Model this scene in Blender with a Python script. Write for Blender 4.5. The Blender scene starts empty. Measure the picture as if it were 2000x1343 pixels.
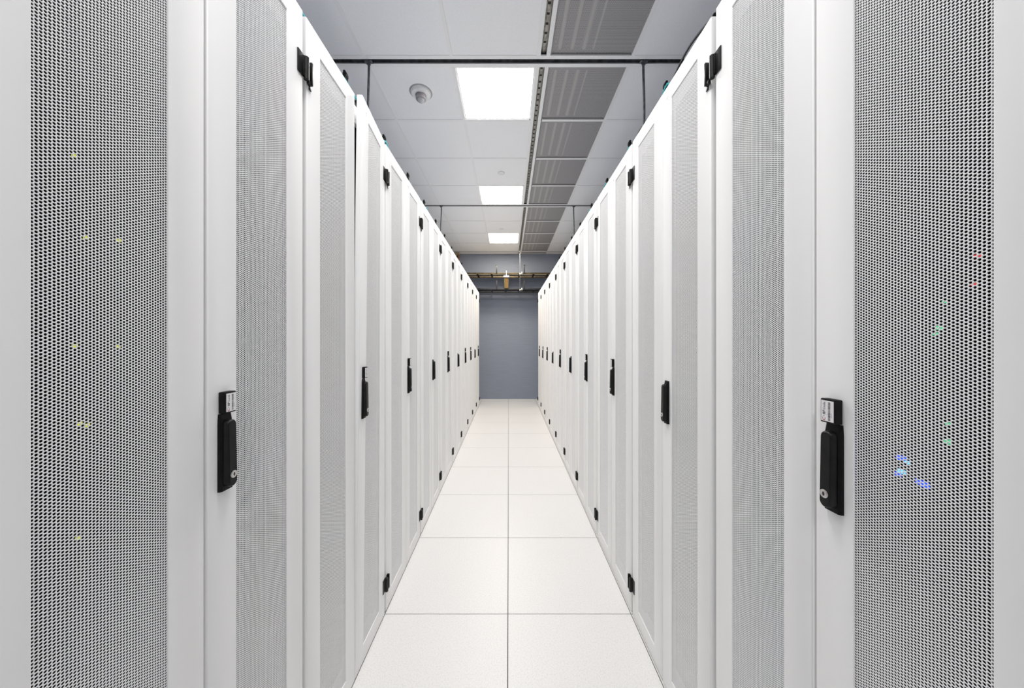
import bpy, bmesh, math, random
import numpy as np
from mathutils import Vector, Matrix
random.seed(4)
S = bpy.context.scene
COL = S.collection
R = math.radians

# ------------------------------------------------------------------ sizes
F = 622.5            # focal length in pixels of a 2000 px wide frame
EYE = 1.355          # camera height
W = 0.6096           # half width of the aisle (two 24 in floor tiles)
PITCH = 0.6265       # cabinet spacing
EDGE = 0.952         # far edge of the nearest cabinet
N = 10
TOP = 2.331
CEIL = EYE + 1.985
WALL = 7.34
T0 = 2.27            # y of a ceiling grid line
TILE = 0.6096

# ------------------------------------------------------------------ materials
def mat(name, col, rough=0.5, metal=0.0, spec=0.5):
    m = bpy.data.materials.new(name); m.use_nodes = True
    b = m.node_tree.nodes['Principled BSDF']
    b.inputs['Base Color'].default_value = (*col, 1)
    b.inputs['Roughness'].default_value = rough
    b.inputs['Metallic'].default_value = metal
    b.inputs['Specular IOR Level'].default_value = spec
    return m
def noisy(m, c1, c2, scale, lo=0.4, hi=0.6, bump=0.0, detail=2.0, stretch=None):
    nt = m.node_tree; b = nt.nodes['Principled BSDF']
    tc = nt.nodes.new('ShaderNodeTexCoord'); n = nt.nodes.new('ShaderNodeTexNoise')
    n.inputs['Scale'].default_value = scale; n.inputs['Detail'].default_value = detail
    src = tc.outputs['Object']
    if stretch:
        mp = nt.nodes.new('ShaderNodeMapping'); mp.inputs['Scale'].default_value = stretch
        nt.links.new(src, mp.inputs['Vector']); src = mp.outputs['Vector']
    nt.links.new(src, n.inputs['Vector'])
    r = nt.nodes.new('ShaderNodeValToRGB')
    r.color_ramp.elements[0].position = lo; r.color_ramp.elements[0].color = (*c1, 1)
    r.color_ramp.elements[1].position = hi; r.color_ramp.elements[1].color = (*c2, 1)
    nt.links.new(n.outputs['Fac'], r.inputs['Fac']); nt.links.new(r.outputs['Color'], b.inputs['Base Color'])
    if bump:
        bp = nt.nodes.new('ShaderNodeBump'); bp.inputs['Strength'].default_value = bump; bp.inputs['Distance'].default_value = 0.002
        nt.links.new(n.outputs['Fac'], bp.inputs['Height']); nt.links.new(bp.outputs['Normal'], b.inputs['Normal'])
    return m
def emit(name, col, strength):
    m = bpy.data.materials.new(name); m.use_nodes = True
    nt = m.node_tree; nt.nodes.remove(nt.nodes['Principled BSDF'])
    e = nt.nodes.new('ShaderNodeEmission'); e.inputs['Color'].default_value = (*col, 1); e.inputs['Strength'].default_value = strength
    nt.links.new(e.outputs[0], nt.nodes['Material Output'].inputs['Surface'])
    return m

WHITE = noisy(mat('white_powder_coat', (.88, .88, .88), .65, 0, .25), (.885, .882, .882), (.905, .903, .90), 3, .3, .7)
PERF = mat('white_perforated_steel', (.88, .88, .885), .55, 0, .35)
BLACK = noisy(mat('black_plastic', (.01, .01, .011), .5, 0, .18), (.004, .004, .0045), (.007, .007, .007), 60)
BLACKG = noisy(mat('black_satin_plastic', (.01, .01, .011), .36, 0, .25), (.005, .005, .0055), (.008, .008, .008), 40)
HINGE = noisy(mat('black_hinge_metal', (.012, .012, .013), .36, 0, .3), (.005, .005, .0055), (.009, .0085, .0085), 80)
DARK = noisy(mat('dark_interior', (.004, .004, .006), .7, 0, .1), (.003, .003, .004), (.007, .007, .010), 18)
CHROME = mat('lock_steel', (.72, .70, .68), .22, 1.0)
STICKER = mat('sticker_paper', (.82, .81, .82), .5)
INK = mat('sticker_ink', (.02, .02, .025), .6)
INKRED = mat('sticker_red_ink', (.35, .02, .06), .6)
FLOORM = mat('white_laminate_floor', (.8, .79, .78), .38)
noisy(FLOORM, (.69, .682, .674), (.775, .768, .762), 190, .36, .52, 0, 3)
JOINT = mat('floor_joint', (.07, .058, .052), .8)
CEILM = noisy(mat('ceiling_tile_board', (.75, .75, .75), .85), (.83, .83, .83), (.88, .88, .88), 300, .35, .6, .12)
TEE = mat('white_grid_tee', (.83, .825, .81), .5)
GALV = noisy(mat('galvanised_channel', (.3, .29, .27), .45, .6), (.25, .24, .22), (.38, .37, .34), 30)
GALVD = noisy(mat('dark_slotted_channel', (.09, .09, .10), .5, .4), (.07, .07, .075), (.12, .12, .125), 25)
HOLE = mat('channel_hole', (.02, .018, .016), .8)
ROD = noisy(mat('grey_zinc_rod', (.10, .105, .115), .5, .5), (.08, .085, .095), (.14, .145, .155), 40)
RODL = mat('bright_zinc_rod', (.62, .60, .55), .3, .9)
RIB = mat('pale_louver_blade', (.40, .385, .37), .55)  # bright grille streak put into the rib colour
RIB2 = mat('grey_louver_blade', (.33, .32, .31), .55)  # greyer rib edge, painted fade of the bright streak
GOLD = noisy(mat('gold_zinc_plate', (.16, .10, .04), .4, .3), (.13, .08, .03), (.20, .13, .055), 12)
BLACKRACK = noisy(mat('black_rack_paint', (.012, .012, .014), .4), (.010, .010, .012), (.018, .018, .02), 14)
CREAM = noisy(mat('cream_cable', (.82, .70, .48), .45), (.88, .76, .54), (.92, .84, .66), 9)
AMBER = noisy(mat('amber_cable', (.26, .15, .05), .5), (.15, .085, .025), (.17, .125, .04), 30)
ORANGE = mat('orange_cable', (.17, .065, .03), .5)
OLIVE = mat('olive_cable', (.10, .095, .03), .5)
TEAL = mat('teal_cable', (.02, .45, .48), .45)
CABLE = mat('black_cable', (.012, .012, .014), .5)
WALLB = mat('blue_grey_wall_paint', (.25, .29, .38), .6)
noisy(WALLB, (.235, .268, .338), (.262, .297, .368), 6, .3, .7, .25, 3, (.6, 1, 9))
WALLS = noisy(mat('pale_grey_wall_paint', (.55, .57, .60), .7), (.74, .75, .77), (.78, .79, .81), 5)
TAN = noisy(mat('tan_trim_paint', (.50, .38, .27), .6), (.46, .34, .23), (.54, .42, .31), 8)
BROWN = mat('red_brown_pipe', (.20, .07, .04), .5)
DET = noisy(mat('detector_plastic', (.78, .78, .76), .4), (.75, .75, .73), (.80, .80, .78), 20)
DETG = mat('detector_grey_cage', (.35, .33, .34), .35)
LENS = mat('detector_lens', (.75, .76, .78), .08)
LENS.node_tree.nodes['Principled BSDF'].inputs['Transmission Weight'].default_value = .5
# perforated grey ceiling sheet: dots laid out as a procedural pattern in object space
GRILLE = mat('perforated_grey_sheet', (.3, .29, .28), .55)
def dots(m, pitch, r, sheet, hole):
    nt = m.node_tree; b = nt.nodes['Principled BSDF']
    tc = nt.nodes.new('ShaderNodeTexCoord')
    v = nt.nodes.new('ShaderNodeVectorMath'); v.operation = 'SCALE'; v.inputs['Scale'].default_value = 1 / pitch
    fr = nt.nodes.new('ShaderNodeVectorMath'); fr.operation = 'FRACTION'
    sb = nt.nodes.new('ShaderNodeVectorMath'); sb.operation = 'SUBTRACT'; sb.inputs[1].default_value = (.5, .5, 0)
    ml = nt.nodes.new('ShaderNodeVectorMath'); ml.operation = 'MULTIPLY'; ml.inputs[1].default_value = (1, 1, 0)
    ln = nt.nodes.new('ShaderNodeVectorMath'); ln.operation = 'LENGTH'
    lt = nt.nodes.new('ShaderNodeMath'); lt.operation = 'LESS_THAN'; lt.inputs[1].default_value = r
    mx = nt.nodes.new('ShaderNodeMix'); mx.data_type = 'RGBA'
    mx.inputs['A'].default_value = (*sheet, 1); mx.inputs['B'].default_value = (*hole, 1)
    L = nt.links.new
    L(tc.outputs['Object'], v.inputs[0]); L(v.outputs[0], fr.inputs[0]); L(fr.outputs[0], sb.inputs[0]); L(sb.outputs[0], ml.inputs[0])
    L(ml.outputs[0], ln.inputs[0]); L(ln.outputs['Value'], lt.inputs[0]); L(lt.outputs[0], mx.inputs['Factor'])
    L(mx.outputs['Result'], b.inputs['Base Color'])
dots(GRILLE, .006, .34, (.43, .415, .41), (.07, .068, .066))

# ------------------------------------------------------------------ mesh helpers
class MB:
    def __init__(s): s.v = []; s.f = []; s.m = []
    def add(s, vs, fs, mi=0):
        b = len(s.v); s.v += [tuple(p) for p in vs]; s.f += [tuple(i + b for i in f) for f in fs]; s.m += [mi] * len(fs); return s
    def bm(s, bm, mi=0):
        bm.verts.index_update()
        s.add([v.co[:] for v in bm.verts], [[v.index for v in f.verts] for f in bm.faces], mi); bm.free(); return s
    def box(s, x0, x1, y0, y1, z0, z1, bev=0, mi=0, seg=2):
        b = bmesh.new(); bmesh.ops.create_cube(b, size=1)
        for v in b.verts:
            v.co = ((x0 + x1) / 2 + v.co.x * (x1 - x0), (y0 + y1) / 2 + v.co.y * (y1 - y0), (z0 + z1) / 2 + v.co.z * (z1 - z0))
        if bev: bmesh.ops.bevel(b, geom=list(b.edges), offset=bev, segments=seg, affect='EDGES', profile=.5)
        return s.bm(b, mi)
    def cyl(s, p, q, r, n=16, mi=0, r2=None):
        p, q = Vector(p), Vector(q); d = (q - p).normalized()
        a = d.orthogonal().normalized(); c = d.cross(a); r2 = r if r2 is None else r2
        vs = []
        for k in range(n):
            t = 2 * math.pi * k / n; o = a * math.cos(t) + c * math.sin(t)
            vs += [p + o * r, q + o * r2]
        fs = [(2 * k, 2 * ((k + 1) % n), 2 * ((k + 1) % n) + 1, 2 * k + 1) for k in range(n)]
        fs += [tuple(2 * k for k in reversed(range(n))), tuple(2 * k + 1 for k in range(n))]
        return s.add(vs, fs, mi)
    def tube(s, pts, r, n=8, mi=0):
        pts = [Vector(p) for p in pts]; base = len(s.v); rings = []
        for i, p in enumerate(pts):
            d = (pts[min(i + 1, len(pts) - 1)] - pts[max(i - 1, 0)]).normalized()
            up = Vector((0, 0, 1)) if abs(d.z) < .9 else Vector((1, 0, 0))
            a = d.cross(up).normalized(); c = a.cross(d)
            rings.append([p + (a * math.cos(2 * math.pi * k / n) + c * math.sin(2 * math.pi * k / n)) * r for k in range(n)])
        vs = [v for rg in rings for v in rg]; fs = []
        for i in range(len(pts) - 1):
            for k in range(n):
                fs.append((i * n + k, i * n + (k + 1) % n, (i + 1) * n + (k + 1) % n, (i + 1) * n + k))
        fs += [tuple(reversed(range(n))), tuple((len(pts) - 1) * n + k for k in range(n))]
        return s.add(vs, fs, mi)
    def lathe(s, c, prof, n=40, mi=0):            # prof: (radius, z) from bottom to top
        vs = []; fs = []; m = len(prof)
        for k in range(n):
            t = 2 * math.pi * k / n
            vs += [(c[0] + r * math.cos(t), c[1] + r * math.sin(t), c[2] + z) for r, z in prof]
        for k in range(n):
            for i in range(m - 1):
                fs.append((k * m + i, ((k + 1) % n) * m + i, ((k + 1) % n) * m + i + 1, k * m + i + 1))
        fs.append(tuple(k * m for k in reversed(range(n)))); fs.append(tuple(k * m + m - 1 for k in range(n)))
        return s.add(vs, fs, mi)
    def rings(s, loops, mi=0, close=True):        # loops of four points joined into a hollow frame
        vs = [p for l in loops for p in l]; fs = []; m = len(loops)
        for i in range(m if close else m - 1):
            j = (i + 1) % m
            for k in range(4):
                fs.append((i * 4 + k, i * 4 + (k + 1) % 4, j * 4 + (k + 1) % 4, j * 4 + k))
        return s.add(vs, fs, mi)
    def warp(s, fn): s.v = [fn(*p) for p in s.v]; return s
    def mesh(s, name, mats, smooth=True):
        me = bpy.data.meshes.new(name); me.from_pydata(s.v, [], s.f); me.update()
        for m in (mats if isinstance(mats, (list, tuple)) else [mats]): me.materials.append(m)
        me.polygons.foreach_set('material_index', s.m)
        b = bmesh.new(); b.from_mesh(me); bmesh.ops.recalc_face_normals(b, faces=b.faces); b.to_mesh(me); b.free()
        if smooth:
            me.shade_smooth(); me.set_sharp_from_angle(angle=R(35))
        return me
    def obj(s, name, mats, parent=None, smooth=True):
        return link(name, s.mesh(name, mats, smooth), parent)
def link(name, me, parent=None):
    o = bpy.data.objects.new(name, me); COL.objects.link(o)
    if parent: o.parent = parent
    return o
def tag(o, label, cat, group=None):
    o['label'] = label; o['category'] = cat
    if group: o['group'] = group
    return o
def thing(name, label, cat, loc=(0, 0, 0), rz=0, group=None):
    o = bpy.data.objects.new(name, None); COL.objects.link(o); o.empty_display_size = .1
    o.location = loc; o.rotation_euler = (0, 0, rz)
    return tag(o, label, cat, group)
def struct(o): o['kind'] = 'structure'; return o
def copy_tree(o, parent=None):
    c = o.copy(); COL.objects.link(c)
    if parent: c.parent = parent
    for ch in list(o.children): copy_tree(ch, c)
    return c

# ------------------------------------------------------------------ the room shell
RX, YB = 3.15, -2.6
floor = MB()
FX, FY = -.004, .968
for i in range(-6, 6):
    for j in range(-6, 11):
        x0, x1 = max(FX + i * TILE, -RX), min(FX + (i + 1) * TILE, RX)
        y0, y1 = max(FY + j * TILE, YB), min(FY + (j + 1) * TILE, WALL)
        if x1 - x0 < .02 or y1 - y0 < .02: continue
        g = .0019
        floor.box(x0 + g, x1 - g, y0 + g, y1 - g, -.03, 0)
floor.box(-RX, RX, YB, WALL, -.06, -.006, mi=1)
struct(floor.obj('floor', [FLOORM, JOINT], smooth=False))

# ceiling boards between the grid lines
CX = [-3.15, -2.84, -2.23, -1.62, -1.012, -.402, .243, .868, 1.478, 2.088, 2.698, 3.15]
CY = [YB] + [T0 + k * TILE for k in range(-7, 9)] + [WALL]
LIGHT_ROWS = (-5, -2, 0, 3, 6)     # cells counted from T0
def is_light(i, yk): return CX[i] == -.402 and yk in LIGHT_ROWS
ceil = MB(); tees = MB()
for i in range(len(CX) - 1):
    for j in range(len(CY) - 1):
        k = j - 8
        if CX[i] == -.402 and k in (0, 3, 6, -3, -6): continue
        if CX[i] == .243 and k >= -2: continue
        g = [.004, .004, .004, .004]
        if CX[i] == .243: g[0] = .024
        if CX[i + 1] == .243: g[1] = .024
        if k % 4 == 0 and j: g[2] = .024
        if (k + 1) % 4 == 0: g[3] = .024
        ceil.box(CX[i] + g[0], CX[i + 1] - g[1], CY[j] + g[2], CY[j + 1] - g[3], CEIL + .002, CEIL + .02)
ceil.box(-RX, RX, YB, WALL, CEIL + .09, CEIL + .12)
struct(ceil.obj('ceiling', CEILM, smooth=False))
for x in CX[1:-1]:
    if x == .243: continue
    cuts = [YB] + [c for y in (T0 - 4 * TILE, T0, T0 + 4 * TILE, T0 + 8 * TILE) for c in (y - .0475, y + .0475)] + [WALL]
    for a, b in zip(cuts[::2], cuts[1::2]):
        tees.box(x - .012, x + .012, a, b, CEIL - .0030, CEIL + .0025)
for j in range(1, len(CY) - 1):
    if (j - 8) % 4 == 0: continue
    for a in range(len(CX) - 1):
        x0, x1 = CX[a], CX[a + 1]
        if x0 == .243: x0 = .288
        if x1 == .243: x1 = .198
        tees.box(x0 + .012 if x0 > -3.1 else x0, x1 - .012 if x1 < 3.1 else x1, CY[j] - .012, CY[j] + .012, CEIL - .0029, CEIL + .0024)
tees.box(-RX, RX, WALL - .03, WALL, CEIL - .004, CEIL + .004)
struct(tees.obj('trim_1', TEE, smooth=False))
# wide structural tees with a slotted channel
def slotted(name, axis, at, a, b, dark, breaks=()):
    m = MB(); h = .0475; s = .020
    segs = []; cur = a
    for t in sorted(breaks):
        segs.append((cur, t - .0475)); cur = t + .0475
    segs.append((cur, b))
    def bx(u0, u1, w0, w1, z0, z1, mi, bev=0):
        if axis == 'y': m.box(at + u0, at + u1, w0, w1, z0, z1, bev, mi)
        else: m.box(w0, w1, at + u0, at + u1, z0, z1, bev, mi)
    for w0, w1 in segs:
        bx(-h, -s, w0, w1, CEIL - .002, CEIL + .006, 0); bx(s, h, w0, w1, CEIL - .002, CEIL + .006, 0)
        bx(-s - .003, -s, w0, w1, CEIL + .006, CEIL + .028, 1); bx(s, s + .003, w0, w1, CEIL + .006, CEIL + .028, 1)
        bx(-s, s, w0, w1, CEIL + .024, CEIL + .028, 1)
        if not dark:
            bx(-.009, .009, w0, w1, CEIL + .0175, CEIL + .021, 3)
            t = w0 + .03
            while t < w1 - .02:
                bx(-.0085, .0085, t - .007, t + .007, CEIL + .0165, CEIL + .0178, 2); t += .062
        else:
            t = w0 + .03
            while t < w1 - .02:
                bx(-.006, .006, t - .012, t + .012, CEIL + .0232, CEIL + .0242, 2); t += .05
    return struct(m.obj(name, [TEE, GALVD if dark else GALV, HOLE, GALV], smooth=False))
YX = [T0 - 4 * TILE + .0, T0, T0 + 4 * TILE, T0 + 8 * TILE]
slotted('trim_2', 'y', .243, YB, WALL, False, YX)
for k, y in enumerate(YX): slotted('trim_%d' % (k + 3), 'x', y, -RX, RX, True)

def wall(name, x0, x1, y0, y1, m): return struct(MB().box(x0, x1, y0, y1, -.06, CEIL + .12).obj(name, m, smooth=False))
wall('wall_back', -RX - .1, RX + .1, WALL, WALL + .1, WALLB)
wall('wall_front', -RX - .1, RX + .1, YB - .1, YB, WALLS)
WALLC = noisy(mat('blue_side_wall_paint', (.24, .30, .44), .6), (.23, .29, .43), (.26, .32, .46), 4)
wall('wall_left', -RX - .1, -RX, YB, WALL, WALLC)
wall('wall_right', RX, RX + .1, YB, WALL, WALLC)
struct(MB().box(-1.50, -1.125, WALL - .16, WALL, 0, CEIL - .004, .004).obj('trim_8', TAN))
tag(MB().cyl((-1.136, WALL - .185, 0), (-1.136, WALL - .185, 3.25), .019, 14).box(-1.162, -1.112, WALL - .21, WALL - .161, 3.20, 3.27, .006)
    .obj('riser_pipe', BROWN), 'red-brown riser pipe in the far left corner beside the blue end wall', 'pipe')

# ------------------------------------------------------------------ cabinet meshes (local: x right, y into the cabinet, z up)
DT = .023                                   # door thickness
LEAF0, LEAF1 = .0018, .3037                 # leaf from the meeting seam to the hinge side
DZ0 = .006
PZ0, PZ1 = .078, 2.265
def rect(x0, x1, z0, z1, y): return [(x0, y, z0), (x1, y, z0), (x1, y, z1), (x0, y, z1)]
def door_mesh(x0, x1, p0, p1):
    m = MB(); z0, z1 = DZ0, TOP; e = .0045
    L = [rect(x0, x1, z0, z1, DT), rect(x0, x1, z0, z1, e)]
    for t in (30, 60):
        a = R(t); i = e * (1 - math.cos(a)); y = e * (1 - math.sin(a))
        L.append(rect(x0 + i, x1 - i, z0 + i, z1 - i, y))
    L.append(rect(x0 + e, x1 - e, z0 + e, z1 - e, 0))
    L += [rect(p0 - .001, p1 + .001, PZ0 - .001, PZ1 + .001, 0), rect(p0, p1, PZ0, PZ1, .001),
          rect(p0, p1, PZ0, PZ1, .0026), rect(p0 - .015, p1 + .015, PZ0 - .015, PZ1 + .015, DT)]
    m.rings(L)
    return m
def perf_mesh(name, x0, x1, warp=None):
    p = .00474; dx = p * math.sqrt(3) / 2; r = .00182; t = .0009; yf = .0027
    cols = int((x1 - x0) / dx); rows = int((PZ1 - PZ0 + .012) / p)
    ci, ri = np.meshgrid(np.arange(cols), np.arange(rows), indexing='ij')
    cx = x0 + dx * (ci + .5) + (x1 - x0 - cols * dx) / 2
    cz = PZ0 - .006 + p * (ri + .5 + .5 * (ci % 2) - .25)
    cx = cx.ravel(); cz = cz.ravel(); n = len(cx)
    ro = p / math.sqrt(3); ao = np.radians(np.arange(6) * 60); ai = np.radians(np.arange(12) * 30)
    V = np.zeros((n, 30, 3))
    V[:, :6, 0] = cx[:, None] + ro * np.cos(ao); V[:, :6, 2] = cz[:, None] + ro * np.sin(ao); V[:, :6, 1] = yf
    V[:, 6:18, 0] = cx[:, None] + r * np.cos(ai); V[:, 6:18, 2] = cz[:, None] + r * np.sin(ai); V[:, 6:18, 1] = yf
    V[:, 18:, 0] = V[:, 6:18, 0]; V[:, 18:, 2] = V[:, 6:18, 2]; V[:, 18:, 1] = yf + t
    V = V.reshape(-1, 3)
    if warp: V[:, 1] += warp(V[:, 0], V[:, 2])
    pent = np.array([[i, (i + 1) % 6, 6 + (2 * i + 2) % 12, 6 + 2 * i + 1, 6 + 2 * i] for i in range(6)])
    quad = np.array([[6 + i, 6 + (i + 1) % 12, 18 + (i + 1) % 12, 18 + i] for i in range(12)])
    base = (np.arange(n) * 30)[:, None, None]
    loops = np.concatenate([(pent[None] + base).reshape(-1), (quad[None] + base).reshape(-1)])
    sizes = np.concatenate([np.full(n * 6, 5), np.full(n * 12, 4)])
    me = bpy.data.meshes.new(name)
    me.vertices.add(len(V)); me.vertices.foreach_set('co', V.ravel().astype(np.float32))
    me.loops.add(len(loops)); me.loops.foreach_set('vertex_index', loops.astype(np.int32))
    me.polygons.add(len(sizes))
    me.polygons.foreach_set('loop_start', np.concatenate([[0], np.cumsum(sizes)[:-1]]).astype(np.int32))
    me.update(calc_edges=True)
    me.materials.append(PERF)
    return me
PR = (.0725, .2345)      # opening of the handle leaf
PL = (-.2340, -.0705)    # opening of the other leaf
def body_mb():
    m = MB(); x = .309; y0 = DT + .003; y1 = 1.07
    m.box(-x, -x + .0015, y0, y1, 0, TOP - .004); m.box(x - .0015, x, y0, y1, 0, TOP - .004)
    m.box(-x, x, y0, y1, TOP - .006, TOP - .004, 0, 1); m.box(-x, x, y1 - .002, y1, 0, TOP - .006)
    m.box(-x, x, y0, y1, .004, .012)
    m.box(-x, x, y0, y0 + .012, TOP - .078, TOP - .006, .001); m.box(-x, x, y0, y0 + .03, 0, .05, .001)
    m.box(-x, -x + .008, y0, y0 + .006, .05, TOP - .078, .001); m.box(x - .008, x, y0, y0 + .006, .05, TOP - .078, .001)
    return m
def interior_mb():
    m = MB(); y = DT + .034
    m.box(-.3068, .3068, y + .012, y + .03, .0125, TOP - .0065)
    for sx in (-1, 1): m.box(min(sx * .256, sx * .3065), max(sx * .256, sx * .3065), DT + .016, y + .012, .052, TOP - .0795)
    z = .08
    while z < TOP - .18:                       # stacked equipment fronts
        h = .0445 * random.choice((1, 1, 2))
        m.box(-.24, .24, y, y + .013, z + .001, z + h - .001, .0015, 0, 1); z += h
    return m
def hinge_mb(sx, big):
    # sx: +1 handle leaf (right), -1 other leaf; a leaf plate with knuckle / a slim proud strip
    m = MB(); h = .033; b = LEAF1
    if big:
        m.box(b - .027, b - .001, -.0035, 0, -h, h, .001)
        m.cyl((b + .004, -.0075, -h - .004), (b + .004, -.0075, h - .004), .0075, 18)
        m.box(b - .006, b + .004, -.007, -.0005, -h + .002, h - .004, .001)
        m.cyl((b + .004, -.0152, .001), (b + .004, -.0145, .001), .0016, 8)
    else:
        m.box(b - .014, b - .001, -.003, 0, -h, h - .004, .001)
        m.box(b - .013, b - .006, -.0125, -.002, -h - .005, h - .002, .001)
        m.box(b - .010, b + .0045, -.010, -.002, -h - .008, -h + .004, .001)
        m.box(b - .020, b - .010, -.0028, 0, -h - .016, -h, .0008)
    if sx < 0: m.warp(lambda x, y, z: (-x, y, z))
    return m
HC = .041                                   # centre of the handle on the stile
def plate_mb():
    m = MB(); w = .0155; z0, z1 = 1.036, 1.199
    b = bmesh.new()
    pr = [(-w, 0), (w, 0), (w, -.0045), (w - .0035, -.008), (-w + .0035, -.008), (-w, -.0045)]
    vs = [[b.verts.new((HC + x, y, z)) for x, y in pr] for z in (z0, z0 + .0005, 1.178, z1)]
    for v in vs[0]: pass
    for k in (3,):
        for v in vs[k]: v.co.y *= .45; v.co.x = HC + (v.co.x - HC) * .93
    n = len(pr)
    for i in range(3):
        for k in range(n): b.faces.new((vs[i][k], vs[i][(k + 1) % n], vs[i + 1][(k + 1) % n], vs[i + 1][k]))
    b.faces.new(vs[0]); b.faces.new(list(reversed(vs[3])))
    bmesh.ops.recalc_face_normals(b, faces=b.faces)
    return m.bm(b)
def lever_mb():
    m = MB(); w = .0108; n = 8; out = []
    z0, z1 = 1.043, 1.186
    for k in range(n + 1):
        a = math.pi * k / n; out.append((HC + w * math.cos(a), z1 - w + w * math.sin(a)))
    for k in range(n + 1):
        a = math.pi + math.pi * k / n; out.append((HC + w * math.cos(a), z0 + w + w * math.sin(a)))
    ds = [(-.0055, 1), (-.0150, 1), (-.0175, .93), (-.0190, .78)]
    b = bmesh.new(); L = []
    for y, s in ds:
        L.append([b.verts.new((HC + (x - HC) * s, y - (.002 if z < 1.09 else 0) * (y < -.01), (z - 1.1145) * (1 - (1 - s) * .16) + 1.1145)) for x, z in out])
    q = len(out)
    for i in range(len(ds) - 1):
        for k in range(q): b.faces.new((L[i][k], L[i][(k + 1) % q], L[i + 1][(k + 1) % q], L[i + 1][k]))
    b.faces.new(L[-1]); b.faces.new(list(reversed(L[0])))
    bmesh.ops.recalc_face_normals(b, faces=b.faces)
    return m.bm(b)
def lock_mb():
    m = MB(); z = 1.069
    m.cyl((HC, -.0175, z), (HC, -.0218, z), .0078, 28); m.cyl((HC, -.0216, z), (HC, -.0226, z), .0062, 28, 0)
    m.box(HC - .0011, HC + .0011, -.0230, -.0224, z - .0036, z + .0036, 0, 1)
    m.cyl((HC, -.0224, z), (HC, -.0230, z), .0020, 14, 1)
    return m
TX0, TX1, TZ0, TZ1, TY = HC - .0135, HC + .0135, 1.2005, 1.2455, -.0150
def tag_mb():
    m = MB(); m.box(TX0, TX1, TY, 0, TZ0, TZ1, .0018)
    m.box(TX0 + .012, TX0 + .0125, TY, TY + .002, TZ0 + .001, TZ0 + .002)
    return m
def text_mesh(txt, size, shear=0, off=0):
    c = bpy.data.curves.new('lettering', 'FONT'); c.body = txt; c.size = size; c.shear = shear; c.offset = off
    c.resolution_u = 2; c.align_x = 'LEFT'
    o = bpy.data.objects.new('lettering', c); COL.objects.link(o)
    dg = bpy.context.evaluated_depsgraph_get()
    me = bpy.data.meshes.new_from_object(o.evaluated_get(dg))
    vs = [tuple(v.co) for v in me.vertices]; fs = [tuple(p.vertices) for p in me.polygons]
    bpy.data.objects.remove(o); bpy.data.curves.remove(c); bpy.data.meshes.remove(me)
    return vs, fs
def label_mb():
    m = MB(); y = TY
    x0, x1, z0, z1 = TX0 + .0022, TX1 - .0018, TZ0 + .0030, TZ1 - .0035
    m.box(x0, x1, y - .0004, y + .0002, z0, z1)
    yy = y - .00055
    def put(vs, fs, x, z, mi):                 # lettering turned to read upwards
        m.add([(x - p[1], yy, z + p[0]) for p in vs], fs, mi)
    xb = x0 + .0078
    put(*text_mesh('RF', .0068, .25, .00016), xb, z0 + .0118, 1)
    put(*text_mesh('Code', .0064, .1), xb, z0 + .0208, 1)
    # the swoosh: an open arc with a short bar above it
    vs, fs = [], []
    for k in range(15):
        a = R(60 + 240 * k / 14); wd = .0006 * math.sin(math.pi * (k + 1) / 16) + .0002
        for rr in (.0034 - wd, .0034 + wd * .4): vs.append((.0045 + rr * 1.25 * math.cos(a), .0026 + rr * .75 * math.sin(a), 0))
    for k in range(14): fs.append((2 * k, 2 * k + 1, 2 * k + 3, 2 * k + 2))
    put(vs, fs, xb, z0 + .001, 2)
    put([(.0072, .0022, 0), (.0098, .0022, 0), (.0098, .0032, 0), (.0072, .0032, 0)], [(0, 1, 2, 3)], xb, z0 + .001, 1)
    rnd = random.Random(7); z = z0 + .0025
    while z < z1 - .003:
        wz = rnd.choice((.0003, .0003, .0005, .0008))
        m.add([(x0 + .0130, yy, z), (x0 + .0172, yy, z), (x0 + .0172, yy, z + wz), (x0 + .0130, yy, z + wz)], [(0, 1, 2, 3)], 1)
        z += wz + rnd.choice((.0003, .0005, .0007))
    put(*text_mesh('00315772', .0021), x0 + .0200, z0 + .008, 1)
    return m

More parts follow.
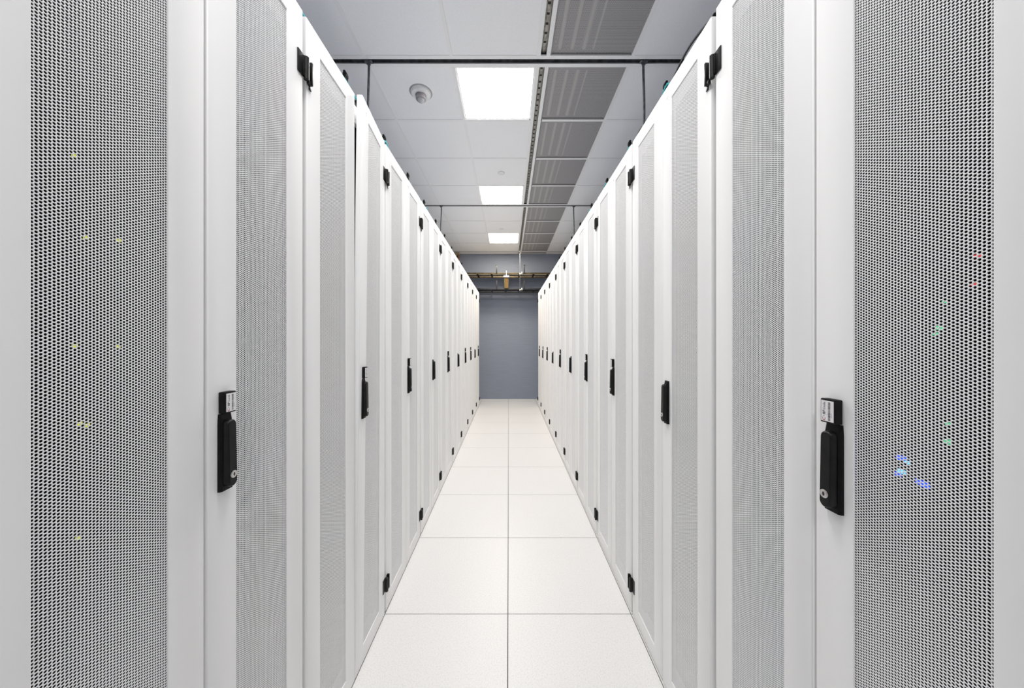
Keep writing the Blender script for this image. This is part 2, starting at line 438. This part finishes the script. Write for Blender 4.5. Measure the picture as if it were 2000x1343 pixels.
ROOF = noisy(mat('cabinet_roof_steel', (.65, .68, .76), .6), (.63, .66, .74), (.68, .71, .79), 6)  # unseen roof, tinted blue-grey to tone the light bounced onto the ceiling
EMBLEM = mat('grey_emblem_print', (.42, .43, .45), .5)
def emblem_mb():
    m = MB(); y = -.0004; cx, cz = .040, 2.283
    for pts in ([(-.007, .006), (-.003, .007), (.001, .001), (-.002, -.001)], [(.002, .003), (.006, .007), (.008, .006), (.004, -.001)],
                [(.001, -.001), (.005, -.002), (.006, -.010), (.002, -.009)]):
        m.add([(cx + px, yy, cz + pz) for yy in (y, 0) for px, pz in pts], [(0, 1, 2, 3), (7, 6, 5, 4)] + [(k, (k + 1) % 4, 4 + (k + 1) % 4, 4 + k) for k in range(4)])
    return m
ME = {
    'body': body_mb().mesh('body', [WHITE, ROOF], False), 'interior': interior_mb().mesh('interior', DARK, False),
    'doorR': door_mesh(LEAF0, LEAF1, *PR).mesh('door', WHITE), 'doorL': door_mesh(-LEAF1, -LEAF0, *PL).mesh('door', WHITE),
    'perfR': perf_mesh('mesh_panel', PR[0] - .006, PR[1] + .006), 'perfL': perf_mesh('mesh_panel', PL[0] - .006, PL[1] + .006),
    'hingeR': hinge_mb(1, True).mesh('hinge', HINGE), 'hingeL': hinge_mb(-1, False).mesh('hinge', HINGE),
    'hingeRs': hinge_mb(1, False).mesh('hinge', HINGE), 'hingeLb': hinge_mb(-1, True).mesh('hinge', HINGE),
    'emblem': emblem_mb().mesh('emblem', EMBLEM, False),
    'plate': plate_mb().mesh('handle_plate', BLACK), 'lever': lever_mb().mesh('handle_lever', BLACKG),
    'lock': lock_mb().mesh('lock_cylinder', [CHROME, INK]), 'tag': tag_mb().mesh('sensor_tag', BLACK),
    'label': label_mb().mesh('tag_label', [STICKER, INK, INKRED], False),
}
# the door that hangs ajar: twisted out at the top of its free edge
def out(x, z): return -.029 * np.clip((LEAF1 - x) / (LEAF1 - LEAF0), 0, 1) * np.clip((z - .15) / 2.17, 0, 1)
ajar = door_mesh(LEAF0, LEAF1, *PR).warp(lambda x, y, z: (x, y + float(out(x, z)), z))
ME['doorR_ajar'] = ajar.mesh('door', WHITE)
ME['perfR_ajar'] = perf_mesh('mesh_panel', PR[0] - .006, PR[1] + .006, out)

HZ = (2.167, .154)
def cabinet(label, group, tagged=True, ajar=False, side='left'):
    t = thing('server_cabinet', label, 'server cabinet', group=group)
    link('body', ME['body'], t)
    link('interior_panel', ME['interior'], t)
    dl = link('door', ME['doorL'], t); link('mesh_panel', ME['perfL'], dl)
    s = '_ajar' if ajar else ''
    dr = link('door', ME['doorR' + s], t); link('mesh_panel', ME['perfR' + s], dr)
    if ajar: dr['label'] = 'door hanging slightly ajar at the top'
    for z in HZ:
        a = link('hinge', ME['hingeL' if side == 'left' else 'hingeLb'], dl); a.location.z = z
        b = link('hinge', ME['hingeR' if side == 'left' else 'hingeRs'], dr); b.location.z = z
    dy = float(out(HC, 1.12)) if ajar else 0
    for nm, k in (('handle_plate', 'plate'), ('handle_lever', 'lever'), ('lock_cylinder', 'lock')):
        o = link(nm, ME[k], dr); o.location.y = dy
    e = link('emblem', ME['emblem'], dr); e.location.y = float(out(.04, 2.283)) if ajar else 0
    if tagged:
        for nm, k in (('sensor_tag', 'tag'), ('tag_label', 'label')):
            o = link(nm, ME[k], dr); o.location.y = dy
    return t
ORD = ['nearest', 'second', 'third', 'fourth', 'fifth', 'sixth', 'seventh', 'eighth', 'ninth', 'tenth']
def lab(i, side, tagged, extra=''):
    if extra: return extra
    if i == 9: return 'farthest white server cabinet of the %s row, its end facing the blue wall' % side
    return '%s white server cabinet from the camera in the %s row, %s' % (ORD[i], side, 'tag above handle' if tagged else 'no tag on handle')
NOTAG = {'left': (3, 5, 8), 'right': (1, 4, 6)}
EXTRA = {('left', 0): 'nearest white server cabinet at the left edge, yellow-green lights behind its mesh',
         ('left', 1): 'second white server cabinet in the left row, its right door hanging ajar',
         ('right', 0): 'nearest white server cabinet at the right edge, blue lights behind its mesh'}
protos = {}
cabs = {}
for side, sg in (('left', -1), ('right', 1)):
    for i in range(N):
        tg = i not in NOTAG[side]; aj = (side, i) == ('left', 1)
        L = lab(i, side, tg, EXTRA.get((side, i), ''))
        g = 'server cabinets in the %s row' % side
        if (side, tg, aj) in protos:
            c = copy_tree(protos[(side, tg, aj)]); tag(c, L, 'server cabinet', g)
        else:
            c = protos[(side, tg, aj)] = cabinet(L, g, tg, aj, side)
        c.location = (sg * W, EDGE + (i - .5) * PITCH + (.0026 if sg < 0 else -.003) * (i == 0), 0)
        c.rotation_euler = (0, 0, R(90) if sg < 0 else R(-90))
        cabs[(side, i)] = c
# little lights on the equipment behind the near doors
def led(side, px, py, col, wd=.006, ht=.004):
    sg = -1 if side == 'left' else 1
    X = W + DT + .0335; u = abs(px - 993.5)
    y = F * X / u; z = EYE - (py - 664) / u * X
    i = int((y - EDGE) // PITCH) + 1
    c = cabs[(side, i)]; lx = (y - (EDGE + (i - .5) * PITCH)) * (-sg)
    panel = [k for k in c.children if k.name.startswith('interior_panel')][0]
    o = MB().box(-wd / 2, wd / 2, 0, .003, -ht / 2, ht / 2, .0006, 0, 1).obj('status_light', col, panel)
    o.location = (lx, X - W - .002, z)
BLUE = emit('blue_led', (.02, .08, 1), .38); CYAN = emit('cyan_led', (.10, .45, 1), .6)
YEL = emit('yellow_green_led', (.75, .8, .08), .22); GRN = emit('green_led', (.15, .9, .4), .2); REDL = emit('red_led', (1, .1, .1), .2)
for px, py, cc, w, h in ((1757, 893, BLUE, .014, .008), (1768, 901, CYAN, .006, .005), (1757, 919, CYAN, .010, .007), (1751, 924, BLUE, .008, .007),
                         (1797, 941, BLUE, .016, .008), (1803, 947, BLUE, .010, .006), (1846, 861, GRN, .007, .007), (1831, 640, GRN, .008, .006),
                         (1822, 652, GRN, .006, .004), (1840, 590, GRN, .005, .004), (1846, 826, GRN, .005, .004), (1905, 500, REDL, .007, .004), (1897, 556, REDL, .005, .004)):
    led('right', px, py, cc, w, h)
for px, py in ((140, 302), (163, 463), (226, 677), (141, 675), (165, 831), (148, 1052), (228, 468), (150, 828)):
    led('left', px, py, YEL, .006, .005)

# ------------------------------------------------------------------ ceiling fixtures
LSTR = {-6: 7.0, -3: 7.6, 0: 8.0, 3: 9.6, 6: 13.5}
LCOL = {-6: (1, .985, .96), -3: (1, .985, .97), 0: (1, .99, .975), 3: (1, .965, .925), 6: (1, .905, .77)}
LLAB = {0: 'largest glowing square ceiling light, beside the smoke detector', 3: 'middle glowing square ceiling light down the aisle',
        6: 'farthest and smallest glowing square ceiling light near the end wall',
        -3: 'square ceiling light directly above the camera', -6: 'square ceiling light behind the camera'}
for k in (0, 3, 6, -3, -6):
    x0, x1 = -.392, .197; y0, y1 = T0 + k * TILE + .012, T0 + (k + 1) * TILE - .012
    if k % 4 == 0: y0 += .034
    if (k + 1) % 4 == 0: y1 -= .034
    cx, cy = (x0 + x1) / 2, (y0 + y1) / 2
    t = thing('ceiling_light', LLAB[k], 'ceiling light', (cx, cy, CEIL), 0, 'square ceiling lights')
    hx, hy = (x1 - x0) / 2, (y1 - y0) / 2
    fr = MB(); e = .014
    def rc(a, b, z): return [(-a, -b, z), (a, -b, z), (a, b, z), (-a, b, z)]
    fr.rings([rc(hx, hy, .02), rc(hx, hy, .001), rc(hx - e, hy - e, .001), rc(hx - e, hy - e, .02)])
    fr.obj('frame', TEE, t, False)
    d = MB(); a, b = hx - e, hy - e
    d.add([(-a, -b, .006), (a, -b, .006), (a, b, .006), (-a, b, .006)], [(0, 3, 2, 1)], 0)
    d.obj('diffuser', emit('diffuser_glow_%d' % (k + 6), LCOL[k], LSTR[k]), t, False)
    MB().box(-hx + .002, hx - .002, -hy + .002, hy - .002, .0205, .06).obj('housing', GALV, t, False)
# return air grilles
gp = None
for j, k in enumerate(range(-2, 9)):
    x0, x1 = .292, .856; y0, y1 = T0 + k * TILE + .013, min(T0 + (k + 1) * TILE - .013, WALL - .032)
    if k % 4 == 0: y0 += .036
    if (k + 1) % 4 == 0: y1 -= .036
    vis = j - 1
    if j == 0: L = 'grey perforated ceiling grille just above the camera, out past the picture top'
    elif k == 8: L = 'thin strip of grey ceiling grille against the blue end wall'
    else: L = 'grey perforated ceiling grille, %s from the camera along the right ceiling' % ['first', 'second', 'third', 'fourth', 'fifth', 'sixth', 'seventh', 'eighth', 'ninth'][vis]
    t = thing('ceiling_grille', L, 'ceiling grille', ((x0 + x1) / 2, (y0 + y1) / 2, CEIL), 0, 'ceiling grilles')
    hx, hy = (x1 - x0) / 2, (y1 - y0) / 2
    MB().box(-hx, hx, -hy, hy, .010, .013).obj('perforated_sheet', GRILLE, t, False)
    MB().rings([[(-a, -b, z), (a, -b, z), (a, b, z), (-a, b, z)] for a, b, z in ((hx + .004, hy + .004, .018), (hx + .004, hy + .004, .003), (hx - .006, hy - .006, .003), (hx - .006, hy - .006, .018))]).obj('frame', GRILLE, t, False)
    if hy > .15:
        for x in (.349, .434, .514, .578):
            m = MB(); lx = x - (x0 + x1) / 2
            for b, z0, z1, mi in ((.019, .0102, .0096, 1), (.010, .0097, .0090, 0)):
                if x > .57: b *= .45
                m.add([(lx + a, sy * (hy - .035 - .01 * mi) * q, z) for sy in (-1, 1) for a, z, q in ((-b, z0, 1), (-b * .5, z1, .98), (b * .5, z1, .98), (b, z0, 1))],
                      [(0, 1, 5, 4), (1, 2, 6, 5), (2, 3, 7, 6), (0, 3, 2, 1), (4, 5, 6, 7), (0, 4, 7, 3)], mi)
            m.obj('louver_blade', [RIB, RIB2], t)  # pale core and greyer edges paint a soft bright streak
# smoke detector
def ceil_pt(px, py, z=CEIL):
    d = F * (z - EYE) / (664 - py); return ((px - 993.5) / F * d, d, z)
p = ceil_pt(822, 181)
t = thing('smoke_detector', 'round white smoke detector on the ceiling beside the largest light', 'smoke detector', p)
MB().lathe((0, 0, 0), [(.052, -.024), (.070, -.020), (.078, -.010), (.080, .003)], 48).obj('base', DET, t)
MB().lathe((0, 0, 0), [(.083, .001), (.090, .002), (.091, .006)], 48).obj('trim_ring', DETG, t)  # dark grey ring stands in for the shadow line around the base
m = MB(); m.lathe((0, 0, 0), [(.030, -.060), (.038, -.056), (.041, -.040), (.043, -.024)], 32)
for k in range(16):
    a = 2 * math.pi * k / 16
    m.box(-.0025, .0025, .040, .0455, -.054, -.026, 0).v[-8:] = [(x * math.cos(a) - y * math.sin(a), x * math.sin(a) + y * math.cos(a), z) for x, y, z in m.v[-8:]]
m.obj('sensor_cage', DETG, t)
MB().lathe((0, 0, 0), [(.004, -.076), (.018, -.073), (.027, -.066), (.031, -.058)], 28).obj('lens', LENS, t)
for (px, py), L in (((979, 338), 'small round white sprinkler cover plate in front of the middle ceiling light'),
                    ((979, 447), 'faint round sprinkler cover plate before the farthest ceiling light')):
    q = ceil_pt(px, py)
    t = thing('sprinkler_cover', L, 'sprinkler', q, 0, 'sprinkler cover plates')
    MB().lathe((0, 0, 0), [(.034, -.006), (.041, -.004), (.042, -.001)], 32).obj('cover_plate', DET, t)
    MB().lathe((0, 0, 0), [(.030, -.001), (.030, .007)], 24).obj('collar', DETG, t)

# ------------------------------------------------------------------ trays over the rows
for side, sg in (('left', -1), ('right', 1)):
    ZT = 2.92
    t = thing('cable_tray', 'dark cable tray hung above the %s cabinet row, only hooks and rods showing' % side, 'cable tray', (0, 0, ZT), 0, 'cable trays over the cabinet rows')
    xi, xo = 1.035, 1.335
    for x in (xi, xo):
        MB().box(sg * x - .006, sg * x + .006, .1, WALL - .25, -.0545, .045, .002).obj('side_rail', BLACKRACK, t)
    y = .3; rg = MB()
    while y < WALL - .3:
        rg.box(min(sg * xi, sg * xo) + .006, max(sg * xi, sg * xo) - .006, y - .012, y + .012, -.045, -.030); y += .3
    rg.obj('rungs', BLACKRACK, t, False)
    y00 = 2.02 if sg < 0 else 2.10
    ys = [y00 + .626 * k for k in (range(-2, 9) if sg < 0 else range(-2, 8))]
    arms = []
    for q, y in enumerate(ys):
        m = MB(); hh = .140 + random.uniform(-.012, .008)
        m.box(sg * 1.034 - .0075, sg * 1.034 + .0075, y - .021, y + .021, .040, hh, .005, 0, 3)
        m.box(sg * 1.034 - .012, sg * 1.034 + .012, y - .017, y + .017, hh - .035, hh - .012, .004)
        m.box(min(sg * .966, sg * 1.030), max(sg * .966, sg * 1.030), y + .026, y + .040, -.0320, -.0235, .002)
        m.box(min(sg * 1.006, sg * 1.030), max(sg * 1.006, sg * 1.030), y + .026, y + .040, .006, .0135, .002)   # arms the cables lie on
        m.box(min(sg * 1.026, sg * 1.042), max(sg * 1.026, sg * 1.042), y + .012, y + .040, -.032, .050, .002)
        m.obj('hook', BLACK, t)
    XR = .998 if sg < 0 else .962
    for y in (T0, T0 + 4 * TILE):
        xr = XR * sg
        pts = [(xr + .003 * math.sin(s * 5.0) * sg, y, -.095 + s * (CEIL + .02 - ZT + .095)) for s in [k / 14 for k in range(15)]]
        m = MB(); m.tube(pts, .0085, 12)
        m.cyl((xr, y, CEIL - ZT - .020), (xr, y, CEIL - ZT - .002), .016, 6)
        m.box(xr - .028, xr + .028, y - .014, y + .014, CEIL - ZT - .006, CEIL - ZT - .0025, .001)
        m.obj('hanger_rod', ROD, t)
        m = MB(); x2 = 1.40 * sg; m.cyl((x2, y, -.095), (x2, y, CEIL - ZT + .02), .0075, 10); m.obj('hanger_rod', ROD, t)
        MB().box(min(xr, x2) - .010, max(xr, x2) + .010, y - .02, y + .02, -.086, -.0552, .002).obj('trapeze_bar', ROD, t)
    XN, XP = (.978, 1.0175) if sg < 0 else (.986, 1.016)
    def run(zf, xv, y0, y1, n=220): return [(sg * xv, y, zf(y)) for y in [y0 + (y1 - y0) * k / n for k in range(n + 1)]]
    ya = ys[0] + .033
    amp = {3: 1, 5: .9} if sg < 0 else {2: 1, 3: .65, 4: 1, 5: .8}
    hump = lambda y: amp.get(round((y - ya + .14) / .626), .3) * math.exp(-(((y - ya + .14 + .313) % .626 - .313) / .05) ** 2) * (.048 if sg > 0 else .030)
    tz = lambda y: ZT - .0235 + .0060 + hump(y)
    tag(MB().tube(run(tz, XN, ys[0] + .03, ys[-1] + .036), .0055, 8).obj('network_cable', TEAL),
        'teal network cable slung along the hooks above the %s cabinet row' % side, 'cable', 'teal cables on the overhead trays')
    bump = lambda y: .076 * math.exp(-((y - 1.80) / .20) ** 2) + .052 * math.exp(-((y - 2.46) / .12) ** 2) if sg > 0 else 0
    bz = lambda y: ZT + .0135 + .0062 - .012 * math.sin(math.pi * (y - ya) / .626) ** 2 + bump(y)
    tag(MB().tube(run(bz, XP, ys[0] + .03, ys[-1] + .036), .006, 8).obj('power_cable', CABLE),
        'black power cable slung along the hooks above the %s cabinet row' % side, 'cable', 'black cables on the overhead trays')

# ------------------------------------------------------------------ ladder racks across the far end
BROWN2 = noisy(mat('dark_bronze_rung', (.05, .03, .015), .5, .4), (.04, .025, .012), (.07, .045, .02), 20)
OLIVED = noisy(mat('dark_bronze_plate', (.06, .045, .02), .45, .3), (.05, .036, .015), (.08, .06, .025), 12)
def ladder(z, mt, label, h=.033):
    t = thing('ladder_rack', label, 'ladder rack', (0, 7.1, z), 0, 'ladder racks crossing the aisle')
    y0, y1 = -.204, .20
    for y in (y0, y1):
        m = MB(); m.box(-RX, RX, y - .004, y + .004, 0, h, .0012); m.box(-RX, RX, y - .004, y + .010, h - .004, h, .001)
        m.box(-RX, RX, y - (.03 if y > 0 else .004), y + .004, 0, .004, .001); m.obj('side_rail', mt if mt is BLACKRACK else (OLIVED if y < 0 else GOLD), t)
    x = -.68 - .306 * 8
    while x < RX - .05:
        if x > -RX + .03: MB().box(x - .018, x + .018, y0 + .0045, y1 - .0305, .002, .018, .002).obj('rung', mt if mt is BLACKRACK else BROWN2, t)
        x += .306
    for px in (970, 1024):
        X = (px - 993.5) / F * 6.89
        m = MB(); m.box(X - .0135, X + .0135, y0 - .012, y0 - .0042, .0, h + .165, .002); m.box(X - .019, X + .019, y0 - .014, y0 - .003, h + .15, h + .168, .003)
        m.obj('retaining_post', BLACKRACK, t)
    return t
ladder(2.782, GOLD, 'gold zinc ladder rack crossing the far aisle, upper of the two')
ladder(2.442, BLACKRACK, 'black ladder rack crossing the far aisle, lower of the two')
def bundle(z, ks, mt):
    m = MB()
    for k in ks:
        m.tube([(-RX + .02 + i * .21, 6.93 + .026 * k, z + .018 + .0130 + .002 * abs(math.sin(i * .9 + k))) for i in range(31)], .0125, 8)
    return m.obj('cable_bundle', mt)
tag(bundle(2.782, (1.6, 2.6, 3.6, 4.6, 5.6, 6.6), CREAM), 'cream cable bundle lying along the upper gold ladder rack', 'cable bundle')
tag(bundle(2.782, (7.8, 8.8, 9.8, 10.8), BROWN2), 'dark brown cable bundle beside the cream one on the upper ladder rack', 'cable bundle')
tag(bundle(2.442, (1, 2, 3, 4, 5, 6, 7, 8, 9, 10), CABLE), 'black cable bundle lying along the lower black ladder rack', 'cable bundle')
# cable drop in the middle
X = (989 - 993.5) / F * 6.86
t = thing('cable_drop', 'short amber cable drop with a grey collar hanging from the upper rack', 'cable drop', (X, 6.855, 2.485), 0)
random.seed(9)
for k in range(9):
    a = -.04 + .01 * k; zt = .02 * random.random()
    MB().tube([(a, .006 * (k % 2) - .003, .225), (a * 1.02, .008 * (k % 3) - .008, .14), (a * .95, .004, .06), (a * .85, 0, -.02 + zt)], .0072, 8).obj('cable', [AMBER, OLIVE, ORANGE, AMBER][k % 4], t)
m = MB(); m.box(-.062, .062, -.03, .03, .215, .255, .008, 0, 3); m.obj('collar', mat('collar_grey', (.42, .44, .48), .4), t)
m = MB(); m.box(-.068, .068, -.020, .026, .256, .285, .004); m.obj('clamp', BLACKRACK, t)
m = MB(); m.box(-.006, .006, -.034, -.026, .25, .36, .002); m.box(-.006, .006, -.034, .066, .352, .36, .002); m.box(-.006, .006, .058, .066, .333, .36, .002); m.obj('strap', mat('white_strap', (.85, .86, .88), .4), t)
# rod holding both racks
X = .243
t = thing('hanger_rod', 'thin bright hanger rod dropping from the ceiling channel to both ladder racks', 'hanger rod', (X, 6.865, 2.40), 0)
MB().cyl((0, 0, 0), (0, 0, CEIL + .02 - 2.40), .0058, 10).obj('rod', RODL, t)
for z in (.375, .03):
    m = MB(); m.box(-.012, .062, -.014, .012, z, z + .016, .002); m.cyl((0, 0, z - .016), (0, 0, z), .014, 6); m.cyl((0, 0, z + .016), (0, 0, z + .03), .014, 6)
    m.box(.03, .06, -.012, .01, z + .016, z + .045, .002)
    m.obj('rack_bracket', RODL, t)

# ------------------------------------------------------------------ camera, world, colour
cam = bpy.data.cameras.new('camera'); co = bpy.data.objects.new('camera', cam); COL.objects.link(co)
co.location = (0, 0, EYE); co.rotation_euler = (R(90), 0, 0)
cam.sensor_width = 36; cam.sensor_fit = 'HORIZONTAL'; cam.lens = 36 * F / 2000
cam.shift_x = 6.5 / 2000; cam.shift_y = -7.5 / 2000
cam.clip_start = .02; cam.clip_end = 60
S.camera = co
w = bpy.data.worlds.new('world'); S.world = w; w.use_nodes = True
w.node_tree.nodes['Background'].inputs[0].default_value = (.8, .85, .9, 1); w.node_tree.nodes['Background'].inputs[1].default_value = .2
S.view_settings.view_transform = 'Standard'; S.view_settings.look = 'None'
S.view_settings.gamma = 1; S.view_settings.use_curve_mapping = False
S.view_settings.exposure = 1.75
S.cycles.max_bounces = 14; S.cycles.diffuse_bounces = 10; S.cycles.glossy_bounces = 4
